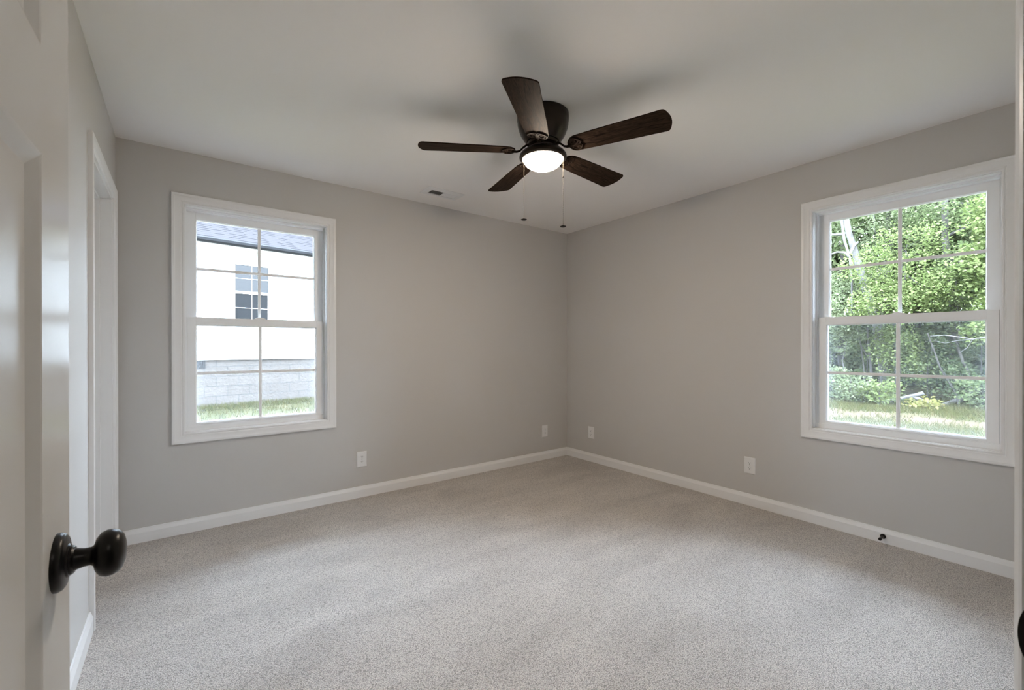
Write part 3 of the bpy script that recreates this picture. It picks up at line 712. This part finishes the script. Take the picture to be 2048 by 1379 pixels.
stick('bare_stem', [(13.9, -1.25, gz(13.9, -1.25)), (14, -1.22, -.17), (14, -1.05, .2), (14, -.87, .59), (14, -.74, 1.09), (14, -.60, 1.6)], .03, .018, M_bark, 'thin grey stem leaning left across the lower right panes', 'stem', SG)
stick('bare_stem', [(14.3, -1.5, gz(14.3, -1.5)), (14.3, -1.39, .5), (14.3, -1.3, .74), (14.3, -1.21, 1.09), (14.3, -1.1, 1.5)], .045, .03, M_bark, 'reddish brown leaning stem in the dark brush near the right edge', 'stem', SG)
stick('bare_stem', [(14.45, .80, gz(14.4, .8)), (14.5, .83, .51), (14.5, .89, 1.08), (14.5, .93, 1.74), (14.5, .9, 2.3)], .05, .02, M_bark, 'brown upright stem left of the grille in the lower left pane', 'stem', SG,
      [([(14.5, .85, .7), (14.4, 1.05, 1.2), (14.3, 1.2, 1.6)], .018, .006), ([(14.5, .88, .9), (14.4, .7, 1.3), (14.35, .62, 1.6)], .016, .006), ([(14.5, .88, 1.1), (14.4, 1.02, 1.5), (14.35, 1.06, 1.9)], .014, .005)])
stick('bare_stem', [(14.4, 1.0, gz(14.4, 1)), (14.5, 1.02, .51), (14.5, 1.1, 1.25), (14.5, 1.19, 1.83)], .025, .012, M_bark, 'thin brown stem tilted left beside the upright brown stem', 'stem', SG)
stick('bare_stem', [(14.2, 1.4, gz(14.2, 1.4)), (14.2, 1.48, .5), (14.2, 1.52, .75), (14.2, 1.45, 1.08), (14.2, 1.40, 1.4)], .022, .012, M_pale, 'pale curved stem near the left edge of the lower left pane', 'stem', SG)
stick('bare_stem', [(13.3, -3.4, gz(13.3, -3.4)), (13.3, -3.0, .7), (13.2, -2.4, 1.35), (13.2, -1.85, 1.44), (13.2, -1.61, 1.39), (13.2, -1.37, 1.45), (13.2, -1.09, 1.51), (13.2, -.79, 1.49)], .03, .007, M_pale, 'long pale arching twig crossing the lower right pane', 'stem', SG,
      [([(13.2, -1.61, 1.39), (13.2, -1.33, 1.36), (13.2, -1.09, 1.29), (13.2, -.85, 1.37)], .010, .004), ([(13.2, -1.61, 1.39), (13.2, -1.51, 1.17), (13.2, -1.36, 1.03)], .010, .004)])

for k, (p, lb) in enumerate((
    ([(14.3, -.35, 2.15), (14.2, -.55, 2.05), (14.1, -.85, 2.12), (14.0, -1.25, 1.95), (14.0, -1.5, 1.9)], 'pale dead twig low in the upper right panes, above the meeting rail'),
    ([(14.2, -.3, 1.9), (14.2, -.5, 2.25), (14.1, -.55, 2.6)], 'short pale twig rising beside the grille in the upper right panes'))):
    stick('bare_stem', p, .014, .006, M_pale, lb, 'stem', SG)

# grass: countless blades
def grass(n, box, hgt, seed, dens=None):
    g = np.random.default_rng(seed); x = g.uniform(box[0], box[1], n); y = g.uniform(box[2], box[3], n)
    if dens is not None:
        k = g.random(n) < dens(x, y); x, y = x[k], y[k]
    z = gh(x, y); m_ = len(x); a = g.random(m_)*2*np.pi; h = hgt*(.4+g.random(m_)); w_ = .006+.006*g.random(m_)
    lx, ly = g.normal(size=m_)*h*.5, g.normal(size=m_)*h*.5
    p0 = np.c_[x-w_*np.cos(a), y-w_*np.sin(a), z-.01]; p1 = np.c_[x+w_*np.cos(a), y+w_*np.sin(a), z-.01]; p2 = np.c_[x+lx, y+ly, z+h]
    return np.stack([p0, p1, p2], 1).reshape(-1, 3)
def patch(x, y): return .35+.65*(np.sin(2.1*x+1.3*y)*np.sin(1.7*y-.6*x+1)+np.sin(5*x)*np.sin(4.3*y) > -.2)
ca, sa = math.cos(R(7.731)), math.sin(R(7.731))
def nearwall(x, y):
    d = (x+2.2387)*(-sa)+(y-7.2638)*ca          # distance in front of the neighbour's wall (negative = lawn side)
    return np.where(d > -.02, 0, np.where(d > -.75, 1.0, .28*patch(x, y)))
tag(quads_object('grass', grass(42000, (-5, 1.5, 2.5, 7.6), .075, 3, nearwall), 3, ML_grass), 'patchy grass in front of the white house foundation', 'grass', kind='stuff')
def track(x, y): return np.clip(.12+(np.abs(x-10.0+.5*np.sin(1.3*y)-.25*np.sin(4*y+x))-.5)/1.1, .06, 1)*(.5+.5*patch(x, y))
tag(quads_object('grass', grass(60000, (7, 14.5, -4.5, 4), .10, 4, track), 3, ML_grass), 'loose grass and weeds between the dirt track and the woods', 'grass', kind='stuff')

# ------------------------------------------------------------------ neighbouring house
M_siding = mat('white_vinyl_siding', (.60, .595, .58), .6, spec=.15)
M_soffit = mat('soffit', (.70, .67, .62), .6, spec=.1)
M_gutter = mat('dark_gutter', (.024, .024, .026), .6, spec=.1)
M_block = mat('grey_block', (.5, .5, .5), .95, spec=.05)
tx = N(M_block, 'ShaderNodeTexCoord'); br = N(M_block, 'ShaderNodeTexBrick')
mp = N(M_block, 'ShaderNodeMapping'); mp.inputs['Rotation'].default_value = (R(90), 0, 0)
sp2 = N(M_block, 'ShaderNodeSeparateXYZ'); cb = N(M_block, 'ShaderNodeCombineXYZ'); L(M_block, tx.outputs['Object'], sp2.inputs[0]); L(M_block, sp2.outputs['X'], cb.inputs['X']); L(M_block, sp2.outputs['Z'], cb.inputs['Y'])
L(M_block, cb.outputs[0], br.inputs['Vector'])
br.inputs['Scale'].default_value = 1; br.inputs['Brick Width'].default_value = .4; br.inputs['Row Height'].default_value = .2; br.inputs['Mortar Size'].default_value = .006
br.inputs['Color1'].default_value = (.104, .092, .083, 1); br.inputs['Color2'].default_value = (.118, .104, .094, 1); br.inputs['Mortar'].default_value = (.062, .061, .060, 1)
nz = N(M_block, 'ShaderNodeTexNoise'); nz.inputs['Scale'].default_value = 22; nz.inputs['Detail'].default_value = 6; L(M_block, tx.outputs['Object'], nz.inputs['Vector'])
mz = N(M_block, 'ShaderNodeMapRange'); mz.inputs['To Min'].default_value = .8; mz.inputs['To Max'].default_value = 1.2; L(M_block, nz.outputs[0], mz.inputs['Value'])
vs_ = N(M_block, 'ShaderNodeVectorMath', operation='SCALE'); L(M_block, br.outputs['Color'], vs_.inputs[0]); L(M_block, mz.outputs[0], vs_.inputs['Scale']); L(M_block, vs_.outputs[0], P(M_block).inputs['Base Color'])
bb = N(M_block, 'ShaderNodeBump'); bb.inputs['Strength'].default_value = .7; bb.inputs['Distance'].default_value = .02; L(M_block, nz.outputs[0], bb.inputs['Height']); L(M_block, bb.outputs[0], P(M_block).inputs['Normal'])
M_shingle = mat('shingles', (.2, .2, .22), .95, spec=.0)
tx = N(M_shingle, 'ShaderNodeTexCoord'); sp3 = N(M_shingle, 'ShaderNodeSeparateXYZ'); L(M_shingle, tx.outputs['UV'], sp3.inputs[0])
def mnode(op, a, b=None):
    n_ = N(M_shingle, 'ShaderNodeMath', operation=op)
    for k_, v_ in enumerate((a, b)):
        if v_ is None: continue
        if isinstance(v_, (int, float)): n_.inputs[k_].default_value = v_
        else: L(M_shingle, v_, n_.inputs[k_])
    return n_.outputs[0]
row = mnode('DIVIDE', sp3.outputs['Y'], .143); fl = mnode('FLOOR', row); fc = mnode('FRACT', row)
lip = mnode('LESS_THAN', fc, .24)
cbx = N(M_shingle, 'ShaderNodeCombineXYZ'); L(M_shingle, mnode('MULTIPLY', sp3.outputs['X'], 3.2), cbx.inputs['X']); L(M_shingle, mnode('MULTIPLY', fl, 7.31), cbx.inputs['Y'])
nsh = N(M_shingle, 'ShaderNodeTexNoise'); nsh.inputs['Scale'].default_value = 1; nsh.inputs['Detail'].default_value = 0; L(M_shingle, cbx.outputs[0], nsh.inputs['Vector'])
dash = mnode('GREATER_THAN', nsh.outputs[0], .47)
fac = mnode('MULTIPLY', lip, mnode('ADD', mnode('MULTIPLY', dash, .75), .2))
mxs = N(M_shingle, 'ShaderNodeMix', data_type='RGBA'); L(M_shingle, fac, mxs.inputs['Factor']); mxs.inputs[6].default_value = (.034, .0315, .033, 1); mxs.inputs[7].default_value = (.010, .010, .011, 1)
L(M_shingle, mxs.outputs[2], P(M_shingle).inputs['Base Color'])
M_hglass = mat('house_window_glass', (.008, .009, .010), .03, spec=.5)
M_hglass2 = mat('house_dim_reflection_glass', (.008, .009, .010), .08, spec=.16)  # lower pane: dimmer reflection set into the material, so it renders darker

hs = empty('neighbouring_house', (-2.2387, 7.2638, 0), R(7.731), 'white sided house with grey block foundation and shingle roof outside the left window', 'house')
XL, XR, DP = -7.0, 9.0, 8.0
wx0, wx1, wz0, wz1 = -.330, .400, 1.66, 2.965
sd = MB(); zc = .935; e = .1016
k = 0
while zc < 3.21-1e-6:
    z2 = min(zc+e, 3.21)
    segs = [(XL, XR)]
    if z2 > wz0+.001 and zc < wz1-.001: segs = [(XL, wx0), (wx1, XR)]
    for a, b in segs:
        sd.extrude([(-.016, 0), (-.004, z2-zc), (.02, z2-zc), (.02, 0)], a, b, lambda t, p, q: (t, p, zc+q))
    zc += e
sd.build('siding', M_siding, hs)
bd = MB(); bd.box(XL, XR, .02, DP, .935, 3.3)
bd.build('house_body', M_siding, hs)
fd = MB(); fd.box(XL+.02, XR-.02, .03, DP-.02, -.5, .935)
fo_ = fd.build('foundation', M_block, hs)
# crawl space vent
cv = MB(); cv.box(-1.17, -.785, .012, .03, .775, .928)
cvo = cv.build('foundation_vent', mat('vent_grey', (.012, .011, .011), .6), hs)
cs_ = MB()
for i in range(9): cs_.box(-1.145+i*.04, -1.135+i*.04, .002, .012, .79, .915)
cs_.build('louvre', mat('vent_slat', (.028, .026, .026), .6), cvo)
so_ = MB(); so_.box(XL-.3, XR+.3, -.40, .0, 3.205, 3.215)
soo = so_.build('soffit', M_soffit, hs)
jc = MB(); jc.box(XL, XR, -.024, -.0165, 3.16, 3.205); jc.build('frieze_channel', M_soffit, hs)
gt = MB(); gt.extrude([(-.40, 0), (-.40, .095), (-.50, .095), (-.515, .075), (-.505, .03), (-.47, .0)], XL-.3, XR+.3, lambda t, p, q: (t, p, 3.205+q))
gt.build('gutter', M_gutter, hs)
# roof with a thin step at each course
rf = MB(); sl_ = math.atan(6/12); uvs = []
y0_, z0_ = -.44, 3.285; Lr = (DP/2+.44)/math.cos(sl_)
vsR = [(XL-.3, y0_, z0_), (XR+.3, y0_, z0_), (XR+.3, DP/2, z0_+(DP/2+.44)*.5), (XL-.3, DP/2, z0_+(DP/2+.44)*.5), (XR+.3, DP+.44, z0_), (XL-.3, DP+.44, z0_)]
me = bpy.data.meshes.new('roof')
vsB = [(x, y, z-.06) for x, y, z in vsR]
me.from_pydata(vsR+vsB, [], [(0, 1, 2, 3), (3, 2, 4, 5), (6, 9, 8, 7), (9, 11, 10, 8), (0, 6, 7, 1), (5, 4, 10, 11), (1, 7, 8, 2), (2, 8, 10, 4), (0, 3, 9, 6), (3, 5, 11, 9)])
uv = me.uv_layers.new(name='UVMap')
for li, lp in enumerate(me.loops):
    x, y, z = me.vertices[lp.vertex_index].co; uv.data[li].uv = (x, (y-y0_)/math.cos(sl_))
me.materials.append(M_shingle)
roof = bpy.data.objects.new('roof', me); link(roof, hs)
cr_ = MB(); i = 1
while i*.143 < Lr-.1:
    s0 = i*.143; y, z = y0_+s0*math.cos(sl_), z0_+s0*math.sin(sl_)
    x = XL-.3+(i % 3)*.1; 
    cr_.box(XL-.3, XR+.3, y-.006, y+.10, z+.001, z+.007, None); i += 1
# gable triangles
gb = MB()
for xx in (XL, XR-.05): gb.extrude([(0.02, 3.2), (DP-.02, 3.2), (DP/2, 3.2+DP/4)], xx, xx+.05, lambda t, p, q: (t, p, q))
gb.build('gable', M_siding, hs)
# its window
hw = MB(); hw.sweep_rect(-.276, .352, 1.71, 2.915, [(0, -.03), (0, .022), (.054, .022), (.054, -.03)])
hwo = hw.build('window_frame', M_vinyl, hs)
MB().box(-.276, .352, .002, .008, 2.36, 2.915).build('pane', M_hglass, hwo)
MB().box(-.276, .352, .018, .022, 1.71, 2.36).build('pane', M_hglass2, hwo)
g_ = MB()
g_.box(-.276, .352, -.012, .02, 2.315, 2.365); g_.box(.034, .042, -.004, .006, 1.71, 2.915)
g_.box(-.276, .352, -.004, .006, 2.629, 2.637); g_.box(-.276, .352, .0, .020, 2.014, 2.022)
g_.box(-.276, -.270, .0, .02, 1.71, 2.32); g_.box(.346, .352, .0, .02, 1.71, 2.32)
g_.build('sash_bars', M_vinyl, hwo)
MB().box(-.24, .30, .30, .34, 1.5, 2.9).build('window_blind', M_soffit, hwo)
